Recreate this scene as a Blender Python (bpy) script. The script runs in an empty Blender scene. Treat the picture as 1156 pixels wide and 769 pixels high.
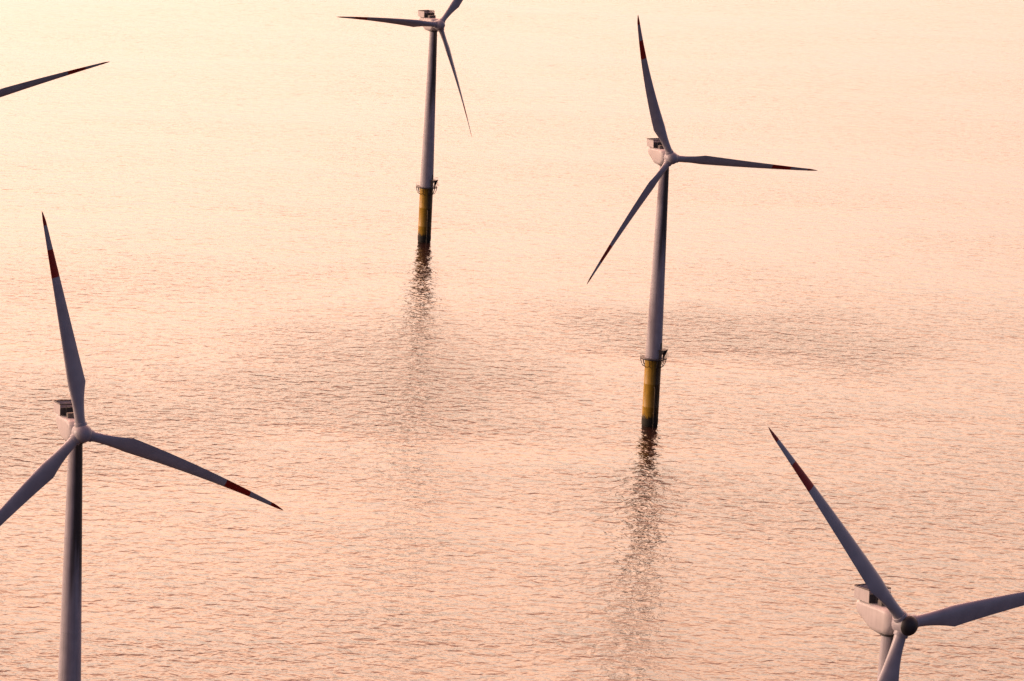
import bpy, bmesh, math, random
from mathutils import Vector, Matrix
random.seed(7)
rad = math.radians
sc = bpy.context.scene
COL = sc.collection

# ------------------------------------------------------------------ materials
def new_mat(name):
    m = bpy.data.materials.new(name); m.use_nodes = True
    nt = m.node_tree; nt.nodes.clear()
    out = nt.nodes.new('ShaderNodeOutputMaterial')
    b = nt.nodes.new('ShaderNodeBsdfPrincipled')
    nt.links.new(b.outputs[0], out.inputs[0])
    return m, nt, b

def paint(name, col, rough, var=0.12, streak=0.0, scale=0.4, coat=0.0):
    """weathered coat of paint: broad mottling plus fine vertical streaks"""
    m, nt, b = new_mat(name)
    N, L = nt.nodes.new, nt.links.new
    tc = N('ShaderNodeTexCoord')
    n1 = N('ShaderNodeTexNoise'); n1.inputs['Scale'].default_value = scale; n1.inputs['Detail'].default_value = 6
    L(tc.outputs['Object'], n1.inputs['Vector'])
    mp = N('ShaderNodeMapping'); mp.inputs['Scale'].default_value = (2.2, 2.2, 0.05)
    L(tc.outputs['Object'], mp.inputs[0])
    n2 = N('ShaderNodeTexNoise'); n2.inputs['Scale'].default_value = 1.0; n2.inputs['Detail'].default_value = 5
    L(mp.outputs[0], n2.inputs['Vector'])
    r1 = N('ShaderNodeMapRange'); r1.inputs[1].default_value = .3; r1.inputs[2].default_value = .7
    r1.inputs[3].default_value = 1 - var; r1.inputs[4].default_value = 1 + var
    L(n1.outputs['Fac'], r1.inputs[0])
    r2 = N('ShaderNodeMapRange'); r2.inputs[1].default_value = .35; r2.inputs[2].default_value = .65
    r2.inputs[3].default_value = 1 - streak; r2.inputs[4].default_value = 1
    L(n2.outputs['Fac'], r2.inputs[0])
    mu = N('ShaderNodeMath'); mu.operation = 'MULTIPLY'; L(r1.outputs[0], mu.inputs[0]); L(r2.outputs[0], mu.inputs[1])
    vm = N('ShaderNodeVectorMath'); vm.operation = 'SCALE'; vm.inputs[0].default_value = col
    L(mu.outputs[0], vm.inputs['Scale'])
    L(vm.outputs[0], b.inputs['Base Color'])
    rr = N('ShaderNodeMapRange'); rr.inputs[3].default_value = rough - .08; rr.inputs[4].default_value = rough + .1
    L(n1.outputs['Fac'], rr.inputs[0]); L(rr.outputs[0], b.inputs['Roughness'])
    b.inputs['Coat Weight'].default_value = coat
    return m

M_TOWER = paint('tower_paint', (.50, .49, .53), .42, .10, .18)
M_NAC   = paint('nacelle_paint', (.60, .57, .57), .42, .08, .10)
M_BLADE = paint('blade_paint', (.46, .46, .50), .34, .10, 0)
M_RED   = paint('red_paint', (.42, .020, .014), .40, .12, 0)
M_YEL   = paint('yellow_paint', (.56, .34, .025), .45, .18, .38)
M_TIDE  = paint('tidal_growth', (.020, .020, .012), .75, .45, .2, 1.6)

def add_streaks(mat, col, z_top, z_end, z_var, ang0, ang_w, strength, xy=2.0):
    """uneven dark streaks: start at z_top and trail off at an uneven lower edge (object space)"""
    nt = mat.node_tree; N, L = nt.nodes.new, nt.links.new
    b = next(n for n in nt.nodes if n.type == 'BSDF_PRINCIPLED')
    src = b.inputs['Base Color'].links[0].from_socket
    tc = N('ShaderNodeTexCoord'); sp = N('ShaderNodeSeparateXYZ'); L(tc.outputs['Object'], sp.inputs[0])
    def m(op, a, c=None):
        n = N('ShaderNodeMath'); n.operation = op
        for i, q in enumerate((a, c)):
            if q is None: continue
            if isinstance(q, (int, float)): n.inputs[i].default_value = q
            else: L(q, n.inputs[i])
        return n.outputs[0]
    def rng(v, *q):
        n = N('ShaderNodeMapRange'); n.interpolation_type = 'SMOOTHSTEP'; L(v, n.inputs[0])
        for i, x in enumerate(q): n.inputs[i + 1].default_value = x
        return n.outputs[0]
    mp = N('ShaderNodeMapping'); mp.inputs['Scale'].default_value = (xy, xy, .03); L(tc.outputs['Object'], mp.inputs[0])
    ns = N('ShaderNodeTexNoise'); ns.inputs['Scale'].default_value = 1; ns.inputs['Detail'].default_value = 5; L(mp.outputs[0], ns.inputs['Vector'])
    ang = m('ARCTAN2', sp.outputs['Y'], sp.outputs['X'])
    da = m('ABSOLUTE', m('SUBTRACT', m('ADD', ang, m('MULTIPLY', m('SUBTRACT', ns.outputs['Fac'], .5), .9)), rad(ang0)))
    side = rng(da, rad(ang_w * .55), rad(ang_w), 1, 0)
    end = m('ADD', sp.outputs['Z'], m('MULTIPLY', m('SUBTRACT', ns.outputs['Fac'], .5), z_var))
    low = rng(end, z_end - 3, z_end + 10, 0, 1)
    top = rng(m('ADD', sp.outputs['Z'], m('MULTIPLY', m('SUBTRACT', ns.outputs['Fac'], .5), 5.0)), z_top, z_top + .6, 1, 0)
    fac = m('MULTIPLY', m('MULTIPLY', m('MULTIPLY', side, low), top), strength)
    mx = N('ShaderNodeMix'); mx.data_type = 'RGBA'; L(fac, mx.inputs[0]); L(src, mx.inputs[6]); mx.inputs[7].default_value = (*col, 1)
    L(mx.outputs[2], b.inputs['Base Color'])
# dark brown streaks down the right of every upper tower, fading out downwards
add_streaks(M_TOWER, (.030, .020, .016), 88.5, 55, 24, -26, 85, .92, 1.0)
# dark brown streaks down the right side of the base, weed creeping above the tide mark
add_streaks(M_YEL, (.05, .028, .010), 25, -6, 14, -18, 82, .88, 1.6)
add_streaks(M_YEL, (.016, .016, .010), 5.0, -6, 6, 0, 400, .9, 5.0)
M_STEEL = paint('galvanised_steel', (.16, .15, .14), .55, .2, .1)
M_DARK  = paint('dark_steel', (.045, .043, .045), .5, .2, .1)
M_HUB   = paint('hub_paint', (.42, .41, .45), .42, .08, 0)

# ------------------------------------------------------------------ mesh helpers
def obj(name, bm, mat, parent=None, loc=(0, 0, 0), smooth=True, angle=35):
    me = bpy.data.meshes.new(name)
    bmesh.ops.recalc_face_normals(bm, faces=bm.faces)
    for f in bm.faces: f.smooth = smooth
    if smooth:
        for e in bm.edges:
            if len(e.link_faces) == 2 and e.calc_face_angle(0) > rad(angle): e.smooth = False
    bm.to_mesh(me); bm.free()
    me.materials.append(mat)
    o = bpy.data.objects.new(name, me); COL.objects.link(o)
    o.location = loc
    if parent: o.parent = parent
    return o

def lathe(bm, prof, seg=48, M=None):
    rings = []
    for r, z in prof:
        ring = []
        for i in range(seg):
            a = 2 * math.pi * i / seg
            v = Vector((r * math.cos(a), r * math.sin(a), z))
            ring.append(bm.verts.new(M @ v if M else v))
        rings.append(ring)
    for a, b in zip(rings, rings[1:]):
        for i in range(seg):
            j = (i + 1) % seg
            bm.faces.new((a[i], a[j], b[j], b[i]))
    bm.faces.new(rings[0]); bm.faces.new(rings[-1][::-1])

def tube(bm, pts, r, seg=8):
    pts = [Vector(p) for p in pts]
    rings = []
    for i, p in enumerate(pts):
        d = (pts[min(i + 1, len(pts) - 1)] - pts[max(i - 1, 0)]).normalized()
        up = Vector((0, 0, 1)) if abs(d.z) < .9 else Vector((1, 0, 0))
        a = d.cross(up).normalized(); b = d.cross(a)
        rings.append([bm.verts.new(p + a * r * math.cos(2 * math.pi * k / seg) + b * r * math.sin(2 * math.pi * k / seg)) for k in range(seg)])
    for a, b in zip(rings, rings[1:]):
        for i in range(seg):
            j = (i + 1) % seg
            bm.faces.new((a[i], a[j], b[j], b[i]))
    bm.faces.new(rings[0]); bm.faces.new(rings[-1][::-1])

def box(bm, c, s, M=None, bev=0.0):
    r = bmesh.ops.create_cube(bm, size=1)
    vs = r['verts']
    for v in vs:
        v.co = Vector((v.co.x * s[0] + c[0], v.co.y * s[1] + c[1], v.co.z * s[2] + c[2]))
    if bev:
        es = {e for v in vs for e in v.link_edges}
        r2 = bmesh.ops.bevel(bm, geom=list(es), offset=bev, segments=2, affect='EDGES')
        vs = list({v for f in r2['faces'] for v in f.verts} | {v for v in vs if v.is_valid})
    if M:
        for v in vs: v.co = M @ v.co

# ------------------------------------------------------------------ wind turbine
HUB_Z, TILT, OVERHANG = 90.0, 0.045, 4.277
R = 49.345
ZP = 24.30                   # work platform level
SHOULDER = 10.8

def chord_at(r):
    if r >= SHOULDER:
        f = (r - SHOULDER) / (R - SHOULDER)
        c = 4.05 + (0.62 - 4.05) * f
        tip = (R - r) / 2.2
        return c * (min(1, max(tip, 0)) ** .55 * .93 + .07) if tip < 1 else c
    f = max(0, (r - 3.2) / (SHOULDER - 3.2))
    return 2.25 + (4.05 - 2.25) * f

def section(r, n=22):
    """closed outline (chordwise, thickness) of the blade at radius r; pitch axis at the origin"""
    c = chord_at(r)
    k = min(1, max(0, (r - 2.4) / (SHOULDER - 2.4)))
    k = k ** .8
    t = (.34 if r < SHOULDER else .34 - .18 * min(1, (r - SHOULDER) / 24)) * c
    pts = []
    for i in range(n):
        a = 2 * math.pi * i / n                 # 0 = trailing edge
        x = .5 * (1 + math.cos(a))
        yt = 5 * t * (.2969 * math.sqrt(max(x, 0)) - .126 * x - .3516 * x * x + .2843 * x ** 3 - .1036 * x ** 4)
        cam = .05 * c * 4 * x * (1 - x)
        ax, ay = (x - .30) * c, (yt if math.sin(a) >= 0 else -yt) + cam * .6
        px, py = 1.125 * math.cos(a), 1.125 * math.sin(a)
        pts.append((px + (ax - px) * k, py + (ay - py) * k))
    return pts

def rotor_frame(yaw):
    n = Vector((math.sin(yaw) * math.cos(TILT), -math.cos(yaw) * math.cos(TILT), math.sin(TILT)))
    u = Vector((math.cos(yaw), math.sin(yaw), 0))
    return n, u, n.cross(u)

def blade_mesh(bm, yaw, az, pitch, sgn, cone, sweep, r0, r1, caps=(False, False)):
    n, u, v = rotor_frame(yaw)
    ax = u * math.cos(az) + v * math.sin(az)
    T = (v * math.cos(az) - u * math.sin(az))
    rs = sorted({r0, r1} | {x for x in [1.3, 1.9, 2.4, 3.2, 4.6, 6, 7.5, 9.2, SHOULDER, 12, 14, 17, 20, 24, 28, 32, 36, 39, 42, 44, 45.8, 46.8, 47.6, 48.2, 48.6, 48.8, 48.9] if r0 < x < r1})
    rings = []
    for r in rs:
        tw = rad(9) * (1 - min(1, max(0, (r - SHOULDER) / (R - SHOULDER))) ** .6) - rad(9)
        p = pitch + tw
        c = T * sgn * math.cos(p) + n * math.sin(p)
        t = ax.cross(c)
        if t.dot(n) < 0: t = -t
        q = (r / R) ** 2
        o = ax * r + n * cone * q + T * sweep * q
        rings.append([bm.verts.new(o + c * a + t * b) for a, b in section(r)])
    m = len(rings[0])
    for a, b in zip(rings, rings[1:]):
        for i in range(m):
            j = (i + 1) % m
            bm.faces.new((a[i], a[j], b[j], b[i]))
    if caps[0]: bm.faces.new(rings[0])
    if caps[1]: bm.faces.new(rings[-1][::-1])

def thing(name, label, cat, loc, group):
    o = bpy.data.objects.new(name, None); COL.objects.link(o)
    o.location = loc; o.empty_display_size = 5
    o['label'] = label; o['category'] = cat; o['group'] = group
    return o

SHARED = {}
def shared(name, mat, parent, build, loc=(0, 0, 0), rotz=0.0, **kw):
    """first turbine builds the mesh, the others reuse it"""
    if name in SHARED:
        o = SHARED[name].copy(); COL.objects.link(o); o.parent = parent
    else:
        bm = bmesh.new(); build(bm); o = obj(name, bm, mat, parent, **kw); SHARED[name] = o
    o.location = loc; o.rotation_euler = (0, 0, rotz)
    return o

def b_tower(bm):
    prof = [(2.74, ZP + .02), (2.86, ZP + .02), (2.86, ZP + .30), (2.68, ZP + .30)]
    z0, z1 = ZP + .3, 87.3
    for i in range(1, 25):
        f = i / 24
        z = z0 + (z1 - z0) * f
        r = 2.68 - (2.68 - 1.52) * f
        if i in (8, 16):                        # bolted section joints, a slim weld band
            prof += [(r + .002, z - .16), (r + .035, z - .14), (r + .035, z + .14), (r, z + .16)]
        else:
            prof.append((r, z))
    prof += [(1.78, 87.3), (1.78, 87.75)]
    lathe(bm, prof, 64)

def b_transition(bm):
    prof = [(2.62, 4.3), (2.66, 4.6), (2.66, 8.0), (2.70, 8.1), (2.70, 8.35), (2.66, 8.45), (2.66, 15.6), (2.70, 15.7), (2.70, 15.9), (2.66, 16.0), (2.66, 22.4), (2.74, 22.9), (2.74, ZP - .35)]
    lathe(bm, prof, 64)

def b_monopile(bm):
    prof = [(2.50, -12), (2.50, 2.0), (2.66, 2.2), (2.72, 3.2), (2.70, 4.3)]
    lathe(bm, prof, 64)

def b_deck(bm):
    prof = [(2.76, ZP - .35), (4.25, ZP - .35), (4.32, ZP - .3), (4.32, ZP), (2.9, ZP + .015), (2.76, ZP + .015)]
    seg = 48
    rings = []
    for r, z in prof:
        rings.append([bm.verts.new((r * math.cos(2 * math.pi * i / seg), r * math.sin(2 * math.pi * i / seg), z)) for i in range(seg)])
    for a, b in zip(rings, rings[1:] + rings[:1]):
        for i in range(seg):
            j = (i + 1) % seg
            bm.faces.new((a[i], a[j], b[j], b[i]))

def b_bracket(ang):
    def f(bm):
        M = Matrix.Rotation(ang, 4, 'Z')
        pts = []
        for i in range(7):
            t = i / 6
            pts.append((2.72 + 1.45 * (t ** .55), 0, ZP - 3.0 + 2.6 * t ** 1.3))
        tube(bm, [M @ Vector(p) for p in pts], .13)
    return f

def b_rail(bm):
    rr = 4.24
    n = 20
    for h in (.5, 1.0):
        tube(bm, [(rr * math.cos(2 * math.pi * i / 48), rr * math.sin(2 * math.pi * i / 48), ZP + h) for i in range(48)] + [(rr, 0.001, ZP + h)], .018, 6)
    for i in range(n):
        a = 2 * math.pi * i / n
        tube(bm, [(rr * math.cos(a), rr * math.sin(a), ZP), (rr * math.cos(a), rr * math.sin(a), ZP + 1.0)], .02, 6)

def b_landing(bm):
    for s in (-.75, .75):
        tube(bm, [(2.7, s, 15.2), (3.2, s, 14.6), (3.25, s, 10), (3.25, s, 3), (3.2, s, -2.5), (2.5, s, -3.2)], .14, 10)
        for z in (2.5, 6.5, 10.5):
            tube(bm, [(2.55, s, z), (3.25, s, z)], .1, 8)

def b_ladder(bm):
    for s in (-.25, .25):
        tube(bm, [(2.98, s, -1), (2.98, s, ZP - .4)], .05, 6)
    for i in range(70):
        z = -.8 + i * .35
        if z < ZP - .5: tube(bm, [(2.98, -.25, z), (2.98, .25, z)], .03, 5)
    for z in (6, 11, 16, 21):
        for s in (-.25, .25): tube(bm, [(2.6, s, z), (2.98, s, z)], .04, 5)

def b_door_porch(bm):
    # landing in front of the tower door: deck, sloping side sheets below it, and steps
    box(bm, (3.45, 0, ZP + 2.95), (1.9, 3.0, .2), bev=.03)
    for sgn in (-1, 1):
        y = sgn * 1.42
        q = [(2.62, ZP + .05), (3.1, ZP + .05), (4.3, ZP + 2.84), (2.62, ZP + 2.84)]
        f0 = [bm.verts.new((x, y - .05, z)) for x, z in q]; f1 = [bm.verts.new((x, y + .05, z)) for x, z in q]
        bm.faces.new(f0); bm.faces.new(f1[::-1])
        for i in range(4): bm.faces.new((f0[i], f0[(i + 1) % 4], f1[(i + 1) % 4], f1[i]))
        tube(bm, [(2.7, sgn * 1.4, ZP + 3.95), (4.35, sgn * 1.4, ZP + 3.95), (4.35, sgn * 1.4, ZP + 3.0)], .04, 6)
    tube(bm, [(4.35, -1.4, ZP + 3.95), (4.35, 1.4, ZP + 3.95)], .04, 6)
    for i in range(9):
        box(bm, (3.4, 1.66 + i * .24, ZP + 2.8 - i * .31), (.9, .24, .06))

def b_door(bm):
    box(bm, (2.55, 0, ZP + 4.1), (.2, .95, 2.0), bev=.05)

def nac_M(yaw):
    n, u, v = rotor_frame(yaw)
    # local x = sideways, y = backwards along the shaft, z = up
    return Matrix(((u.x, -n.x, v.x, 0), (u.y, -n.y, v.y, 0), (u.z, -n.z, v.z, 0), (0, 0, 0, 1)))

def b_nacelle(M):
    def f(bm):
        # stations: distance behind the hub, half width, top, bottom, corner radius
        st = [(1.75, 1.35, 1.35, -1.35, 1.3), (2.0, 1.75, 1.75, -1.8, 1.4), (2.7, 2.1, 2.15, -2.6, 1.1), (3.6, 2.2, 2.25, -2.95, .9),
              (5.5, 2.25, 2.3, -3.0, .8), (8.0, 2.25, 2.3, -2.7, .8), (10.0, 2.2, 2.27, -1.6, .8), (11.5, 2.12, 2.22, -.9, .8),
              (12.3, 2.0, 2.12, -.3, .8), (12.65, 1.75, 1.92, .1, .65)]
        rings = []
        for y, w, zt, zb, cr in st:
            ring = []
            cz, h = (zt + zb) / 2, (zt - zb) / 2
            cr = min(cr, w * .98, h * .98)
            for q, (sx, sz) in enumerate(((1, 1), (-1, 1), (-1, -1), (1, -1))):
                rr = cr if sz > 0 else min(cr * 1.5, w * .95, h * .95)
                for k in range(7):
                    a = math.pi / 2 * (q + k / 6)
                    ring.append(bm.verts.new(M @ Vector((sx * (w - rr) + rr * math.cos(a), y, cz + sz * (h - rr) + rr * math.sin(a)))))
            rings.append(ring)
        m = len(rings[0])
        for a, b in zip(rings, rings[1:]):
            for i in range(m):
                j = (i + 1) % m
                bm.faces.new((a[i], a[j], b[j], b[i]))
        bm.faces.new(rings[0]); bm.faces.new(rings[-1][::-1])
    return f

def b_basket(M):
    def f(bm):
        # open winching basket on the rear roof: floor, four solid side sheets and capping rail
        x0, y0, y1, zf, h = 2.35, 7.9, 12.4, 2.5, 2.3
        yc, ly = (y0 + y1) / 2, y1 - y0
        box(bm, (0, yc, zf), (2 * x0, ly, .14), M)
        for s in (-1, 1):
            box(bm, (s * (x0 + .045), yc, zf + h / 2 - .05), (.08, ly + .02, h), M)
        box(bm, (0, y1 + .05, zf + h / 2 - .05), (2 * x0 + .17, .08, h), M)
        for s in (-1.7, 1.7):
            for y in (8.7, 11.6): box(bm, (s, y, zf - .2), (.3, .3, .4), M)
    return f

def b_screen(M):
    def f(bm):
        box(bm, (0, 7.85, 2.5 + .75), (4.87, .08, 1.7), M)
    return f

def b_basket_rail(M):
    def f(bm):
        x0, y0, y1, z = 2.39, 7.85, 12.45, 4.81
        c = [(-x0, y0, z), (x0, y0, z), (x0, y1, z), (-x0, y1, z)]
        for i in range(4):
            tube(bm, [M @ Vector(c[i]), M @ Vector(c[(i + 1) % 4])], .12, 8)
    return f

def b_cooler(M):
    def f(bm):
        box(bm, (0, 5.9, 2.75), (2.9, 1.3, 1.2), M, bev=.08)
        for i in range(9): box(bm, (-1.2 + i * .3, 5.22, 2.78), (.06, .08, .95), M)
    return f

def b_mast(M):
    def f(bm):
        for s in (-1.3, 1.3):
            tube(bm, [M @ Vector((s, 7.2, 2.2)), M @ Vector((s, 7.2, 5.0))], .06, 6)
            box(bm, (s, 7.2, 5.05), (.5, .12, .2), M)
        box(bm, (0, 7.2, 4.3), (2.6, .1, .1), M)
    return f

def b_yaw(M):
    def f(bm):
        lathe(bm, [(1.85, 87.1 - HUB_Z), (1.95, 87.2 - HUB_Z), (1.95, 87.55 - HUB_Z), (1.7, 87.9 - HUB_Z)], 40)
    return f

def b_hub(M, cut=False):
    def f(bm):
        # spinner: rounded nose, waisted back; axis along -y of the nacelle frame
        prof = [(1.55, 1.70), (1.9, 1.45), (2.08, .9), (2.12, .2), (2.05, -.6), (1.85, -1.3), (1.5, -1.85), (1.0, -2.25), (.5, -2.45), (.12, -2.5)]
        if cut: prof = prof[:6]
        A = M @ Matrix.Rotation(rad(-90), 4, 'X')       # z -> y
        lathe(bm, prof, 40, A)
    return f

def b_nose(M):
    def f(bm):
        A = M @ Matrix.Rotation(rad(-90), 4, 'X')
        lathe(bm, [(1.80, -1.28), (1.88, -1.32), (1.86, -1.5), (1.6, -1.95), (1.1, -2.35), (.55, -2.55), (.12, -2.6)], 40, A)
    return f

def b_collar(yaw, az):
    n, u, v = rotor_frame(yaw)
    ax = u * math.cos(az) + v * math.sin(az)
    q = ax.to_track_quat('Z', 'Y').to_matrix().to_4x4()
    def f(bm):
        lathe(bm, [(1.36, 1.2), (1.36, 2.28), (1.31, 2.36), (1.16, 2.36)], 32, q)
    return f

def turbine(x, y, yaw, phase, blades, label, landing_rot, dark_nose=False):
    yaw = rad(yaw)
    t = thing('wind_turbine', label, 'wind turbine', (x, y, 0), 'offshore wind turbines standing in the sea')
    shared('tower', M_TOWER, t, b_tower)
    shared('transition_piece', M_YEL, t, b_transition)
    shared('monopile', M_TIDE, t, b_monopile)
    lr = rad(landing_rot)
    d = shared('work_platform', M_DARK, t, b_deck)
    shared('railing', M_DARK, d, b_rail)
    if 'bracket' not in SHARED:
        bm = bmesh.new(); b_bracket(0)(bm); SHARED['bracket'] = None
        o = obj('bracket', bm, M_DARK, d); SHARED['bracket'] = o; start = 1
        o.rotation_euler.z = 0
    else: start = 0
    for i in range(start, 10):
        shared('bracket', M_DARK, d, None, rotz=2 * math.pi * i / 10)
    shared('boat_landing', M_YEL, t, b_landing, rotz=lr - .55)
    shared('ladder', M_DARK, t, b_ladder, rotz=lr - .55)
    shared('door_porch', M_DARK, t, b_door_porch, rotz=lr)
    shared('door', M_DARK, t, b_door, rotz=lr)
    M = nac_M(yaw)
    n, u, v = rotor_frame(yaw)
    hub = Vector((0, 0, HUB_Z)) + n * OVERHANG
    def mk(name, f, mat, parent=t, loc=hub, **kw):
        bm = bmesh.new(); f(bm)
        return obj(name, bm, mat, parent, loc=loc, **kw)
    na = mk('nacelle', b_nacelle(M), M_NAC, angle=50)
    mk('hoist_platform', b_basket(M), M_NAC, na, (0, 0, 0), smooth=False)
    mk('front_screen', b_screen(M), M_DARK, na, (0, 0, 0), smooth=False)
    mk('platform_rail', b_basket_rail(M), M_DARK, na, (0, 0, 0))
    mk('cooler', b_cooler(M), M_STEEL, na, (0, 0, 0), smooth=False)
    mk('wind_mast', b_mast(M), M_STEEL, na, (0, 0, 0))
    mk('yaw_ring', b_yaw(M), M_DARK, t, (0, 0, HUB_Z))
    hb = mk('hub', b_hub(M, dark_nose), M_HUB, angle=50)
    if dark_nose: mk('nose_cap', b_nose(M), M_DARK, hb, (0, 0, 0))
    for k, (pitch, sgn, cone, sweep) in enumerate(blades):
        az = rad(phase + 120 * k)
        mk('blade_collar', b_collar(yaw, az), M_HUB, hb, (0, 0, 0))
        bm = bmesh.new()
        a = (yaw, az, rad(pitch), sgn, cone, sweep)
        blade_mesh(bm, *a, 1.3, .70 * R)
        blade_mesh(bm, *a, .825 * R, .935 * R)
        b = obj('blade', bm, M_BLADE, t, hub, angle=60)
        bm = bmesh.new(); blade_mesh(bm, *a, .70 * R, .825 * R); obj('red_band', bm, M_RED, b, angle=60)
        bm = bmesh.new(); blade_mesh(bm, *a, .935 * R, R, (False, True)); obj('red_tip', bm, M_RED, b, angle=60)
    return t

turbine(-91.81, 788.80, 24.38, -19.09, [(32, 1, 0.87, -3.28), (-5, -1, 3.87, 1.19), (0, 1, 6.48, 1.33)],
        'near turbine on the left, one red banded blade pointing straight up', -28)
turbine(-37.37, 1511.09, 33.00, 52.29, [(-2, -1, 3.61, -0.06), (-41, 1, 3.51, 1.89), (-39, 1, -1.63, -1.3)],
        'farthest smallest turbine, whole yellow base in view, one blade lying level to the left', -28)
turbine(45.85, 1201.79, 25.83, -7.28, [(43, 1, 8.08, 1.91), (-3, 1, 6.97, -1.97), (34, -1, 2.4, 0.08)],
        'complete turbine right of centre on yellow base, all three blade tips in view', -28)
turbine(71.68, 671.80, 31.30, 7.16, [(5, -1, 5.33, -0.87), (24, 1, -1.59, 1.13), (24, 1, 3.47, 0.6)],
        'nearest turbine in lower right corner, pale nacelle side, dark rounded nose', -28, True)
turbine(-183.57, 1242.76, 28.00, 15.62, [(42, 1, 3.41, 0.0), (33, 1, 3.41, 0.0), (-22, 1, 3.41, 0.0)],
        'turbine at upper left edge showing only one dark blade tip over water', -28)


# ------------------------------------------------------------------ sea
def sea_material():
    m, nt, b = new_mat('sea_water')
    N, L = nt.nodes.new, nt.links.new
    geo = N('ShaderNodeNewGeometry')
    def noise(scale, detail, rough, vec, dist=0.0):
        n = N('ShaderNodeTexNoise'); n.inputs['Scale'].default_value = scale
        n.inputs['Detail'].default_value = detail; n.inputs['Roughness'].default_value = rough
        n.inputs['Distortion'].default_value = dist
        L(vec, n.inputs['Vector']); return n.outputs['Fac']
    def mapping(rot, scale, loc=(0, 0, 0)):
        mp = N('ShaderNodeMapping'); mp.inputs['Rotation'].default_value = (0, 0, rad(rot)); mp.inputs['Scale'].default_value = scale
        mp.inputs['Location'].default_value = loc
        L(geo.outputs['Position'], mp.inputs[0]); return mp.outputs[0]
    def math_(op, a, c):
        n = N('ShaderNodeMath'); n.operation = op
        for i, q in enumerate((a, c)):
            if isinstance(q, (int, float)): n.inputs[i].default_value = q
            else: L(q, n.inputs[i])
        return n.outputs[0]
    def rng(v, a, b_, c, d, smooth=True):
        n = N('ShaderNodeMapRange'); n.interpolation_type = 'SMOOTHSTEP' if smooth else 'LINEAR'
        L(v, n.inputs[0])
        for i, q in enumerate((a, b_, c, d)): n.inputs[i + 1].default_value = q
        return n.outputs[0]
    # wind ripples: short-crested, crests roughly across the view
    w1 = noise(.26, 2.5, .5, mapping(6, (.85, 1.0, 1.0)), .4)
    w2 = noise(.80, 3.0, .55, mapping(-9, (.9, 1.0, 1.0)), .2)
    w3 = noise(.06, 2.0, .5, mapping(14, (.7, 1.0, 1.0)))
    h = math_('ADD', math_('ADD', math_('MULTIPLY', w1, SEA['w1']), math_('MULTIPLY', w2, SEA['w2'])), math_('MULTIPLY', w3, SEA['w3']))
    # gusts: broad patches where the ripples stand steeper, slicks where they lie down
    g1 = noise(.0085, 4.0, .55, mapping(4, (.6, 1.3, 1.0), SEA['goff']), .6)
    gust = rng(g1, .36, .66, SEA['g0'], SEA['g1'])
    wv = N('ShaderNodeTexNoise'); wv.inputs['Scale'].default_value = .02; wv.inputs['Detail'].default_value = 4
    L(geo.outputs['Position'], wv.inputs['Vector'])
    wob = N('ShaderNodeVectorMath'); wob.operation = 'MULTIPLY_ADD'
    L(wv.outputs['Color'], wob.inputs[0]); wob.inputs[1].default_value = (70, 110, 0); L(geo.outputs['Position'], wob.inputs[2])
    amp = gust
    for cx, cy, hx, hy, k in SEA['paws']:                      # cat's paws: where a breeze roughens the water
        mp = N('ShaderNodeMapping'); mp.vector_type = 'TEXTURE'
        mp.inputs['Location'].default_value = (cx + 35, cy + 55, 0); mp.inputs['Scale'].default_value = (hx, hy, 1)
        L(wob.outputs[0], mp.inputs[0])
        fl = N('ShaderNodeVectorMath'); fl.operation = 'MULTIPLY'; fl.inputs[1].default_value = (1, 1, 0); L(mp.outputs[0], fl.inputs[0])
        ln = N('ShaderNodeVectorMath'); ln.operation = 'LENGTH'; L(fl.outputs[0], ln.inputs[0])
        amp = math_('ADD', amp, rng(ln.outputs['Value'], .35, 1.15, k, 0.0))
    sep = N('ShaderNodeSeparateXYZ'); L(wob.outputs[0], sep.inputs[0])
    calm = rng(sep.outputs['Y'], 1390.0, 1620.0, 1.0, SEA['calm'])   # lighter wind farther out
    amp = math_('MULTIPLY', amp, calm)
    bp = N('ShaderNodeBump'); bp.inputs['Strength'].default_value = 1.0; bp.inputs['Distance'].default_value = 1.0
    L(math_('MULTIPLY', h, amp), bp.inputs['Height'])
    L(bp.outputs[0], b.inputs['Normal'])
    b.inputs['Base Color'].default_value = SEA['col']
    b.inputs['Roughness'].default_value = SEA['rough']
    b.inputs['IOR'].default_value = SEA['ior']
    return m
SEA = dict(w1=.92, w2=.14, w3=.6, g0=.72, g1=1.12, calm=.68, goff=(0, 0, 0), col=(.034, .016, .012, 1), rough=.11, ior=1.45,
           paws=[(-41, 1257, 68, 108, 1.05), (78, 1351, 92, 66, 1.1), (-138, 1169, 66, 78, .95), (62, 1110, 50, 50, .3)])
bm = bmesh.new()
S = 60000
SEA_LEVEL = 1.8            # the tide stands this high up the piles
gx = [-S, -6000, -1500, 0, 1500, 6000, S]
vs = [[bm.verts.new((x, y, SEA_LEVEL)) for x in gx] for y in gx]
for i in range(6):
    for j in range(6): bm.faces.new((vs[i][j], vs[i][j + 1], vs[i + 1][j + 1], vs[i + 1][j]))
sea = obj('sea', bm, sea_material(), smooth=False); sea['kind'] = 'structure'
sea['label'] = 'calm rippled sea glowing peach under a low sun'

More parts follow.
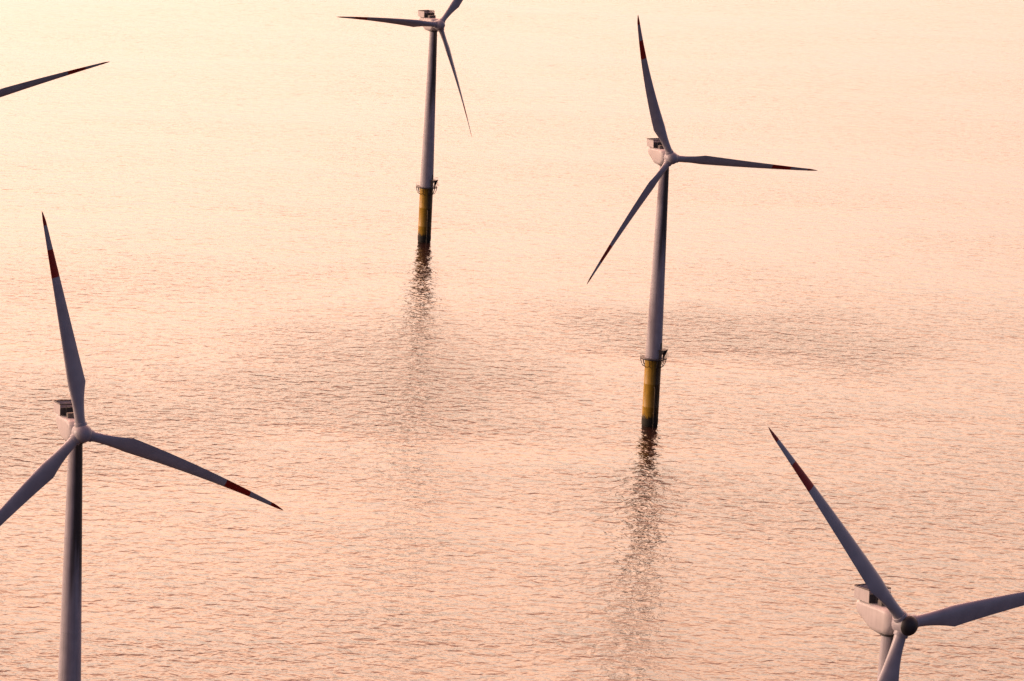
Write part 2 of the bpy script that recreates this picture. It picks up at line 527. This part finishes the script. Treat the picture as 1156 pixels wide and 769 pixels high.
# ------------------------------------------------------------------ light
SUN_AZ, SUN_EL = -82.0, 5.0         # degrees right of the view axis (+Y), above the horizon
wd = bpy.data.worlds.new('World'); sc.world = wd; wd.use_nodes = True
nt = wd.node_tree; nt.nodes.clear()
N, L = nt.nodes.new, nt.links.new
sky = N('ShaderNodeTexSky'); sky.sky_type = 'NISHITA'; sky.sun_disc = False
sky.sun_elevation = rad(SUN_EL); sky.sun_rotation = rad(SUN_AZ)
sky.altitude = 0; sky.air_density = 1.0; sky.dust_density = 1.0; sky.ozone_density = 1.5
tint = N('ShaderNodeMix'); tint.data_type = 'RGBA'; tint.blend_type = 'MULTIPLY'; tint.inputs[0].default_value = 1
tint.inputs[7].default_value = (.78, .72, 1.16, 1)
L(sky.outputs[0], tint.inputs[6])
bg = N('ShaderNodeBackground'); bg.inputs[1].default_value = .10
L(tint.outputs[2], bg.inputs[0])
# thin high cloud lit by the low sun: a broad warm glow over the sun's side of the sky
GLOW_AZ = -34.0
tcw = N('ShaderNodeTexCoord')
sp = N('ShaderNodeSeparateXYZ'); L(tcw.outputs['Generated'], sp.inputs[0])
dt = N('ShaderNodeVectorMath'); dt.operation = 'DOT_PRODUCT'
hz = N('ShaderNodeVectorMath'); hz.operation = 'MULTIPLY'; hz.inputs[1].default_value = (1, 1, 0)
L(tcw.outputs['Generated'], hz.inputs[0])
nz = N('ShaderNodeVectorMath'); nz.operation = 'NORMALIZE'; L(hz.outputs[0], nz.inputs[0])
L(nz.outputs[0], dt.inputs[0]); dt.inputs[1].default_value = (math.sin(rad(GLOW_AZ)), math.cos(rad(GLOW_AZ)), 0)
mr = N('ShaderNodeMapRange'); mr.inputs[1].default_value = -1; L(dt.outputs['Value'], mr.inputs[0])
pw = N('ShaderNodeMath'); pw.operation = 'POWER'; pw.inputs[1].default_value = 2.6; L(mr.outputs[0], pw.inputs[0])
asn = N('ShaderNodeMath'); asn.operation = 'ARCSINE'; L(sp.outputs['Z'], asn.inputs[0])
er = N('ShaderNodeMapRange'); er.inputs[2].default_value = math.pi / 2; L(asn.outputs[0], er.inputs[0])
cr = N('ShaderNodeValToRGB'); L(er.outputs[0], cr.inputs[0])
GLOW = [(0, (.455, .315, .234)), (7.5, (.46, .327, .253)), (13, (.88, .545, .362)), (18, (1.33, .76, .468)), (25, (1.18, .61, .375)), (36, (.74, .325, .215)), (54, (.33, .14, .10)), (90, (.05, .035, .045))]
cr.color_ramp.interpolation = 'EASE'
while len(cr.color_ramp.elements) < len(GLOW): cr.color_ramp.elements.new(.5)
for e, (deg, c) in zip(cr.color_ramp.elements, GLOW):
    e.position = deg / 90; e.color = (*c, 1)
gl = N('ShaderNodeMix'); gl.data_type = 'RGBA'; gl.blend_type = 'MULTIPLY'; gl.inputs[0].default_value = 1
L(cr.outputs[0], gl.inputs[6]); L(pw.outputs[0], gl.inputs[7])
bg2 = N('ShaderNodeBackground'); bg2.inputs[1].default_value = 5.5
L(gl.outputs[2], bg2.inputs[0])
ad = N('ShaderNodeAddShader'); L(bg.outputs[0], ad.inputs[0]); L(bg2.outputs[0], ad.inputs[1])
wo = N('ShaderNodeOutputWorld'); L(ad.outputs[0], wo.inputs[0])

sl = bpy.data.lights.new('sun', 'SUN'); sl.energy = 1.7; sl.angle = rad(.6); sl.color = (1, .70, .52)
so = bpy.data.objects.new('sun', sl); COL.objects.link(so)
d = Vector((math.sin(rad(SUN_AZ)) * math.cos(rad(SUN_EL)), math.cos(rad(SUN_AZ)) * math.cos(rad(SUN_EL)), math.sin(rad(SUN_EL))))
so.rotation_euler = d.to_track_quat('Z', 'Y').to_euler(); so.location = d * 500

# ------------------------------------------------------------------ camera
cam = bpy.data.cameras.new('camera'); co = bpy.data.objects.new('camera', cam); COL.objects.link(co)
PITCH, ROLL, HC, F = rad(11.8204), rad(2.8360), 279.08, 4298.6
cam.sensor_width = 36; cam.lens = F / 1156 * 36; cam.clip_start = 1; cam.clip_end = 200000
fw = Vector((0, math.cos(PITCH), -math.sin(PITCH))); up = Vector((0, math.sin(PITCH), math.cos(PITCH))); rt = Vector((1, 0, 0))
r2 = rt * math.cos(ROLL) + up * math.sin(ROLL); u2 = up * math.cos(ROLL) - rt * math.sin(ROLL)
co.matrix_world = Matrix(((r2.x, u2.x, -fw.x, 0), (r2.y, u2.y, -fw.y, 0), (r2.z, u2.z, -fw.z, HC), (0, 0, 0, 1)))
sc.camera = co

sc.view_settings.view_transform = 'Standard'; sc.view_settings.look = 'None'
sc.view_settings.exposure = 0.0
sc.view_settings.gamma = 1
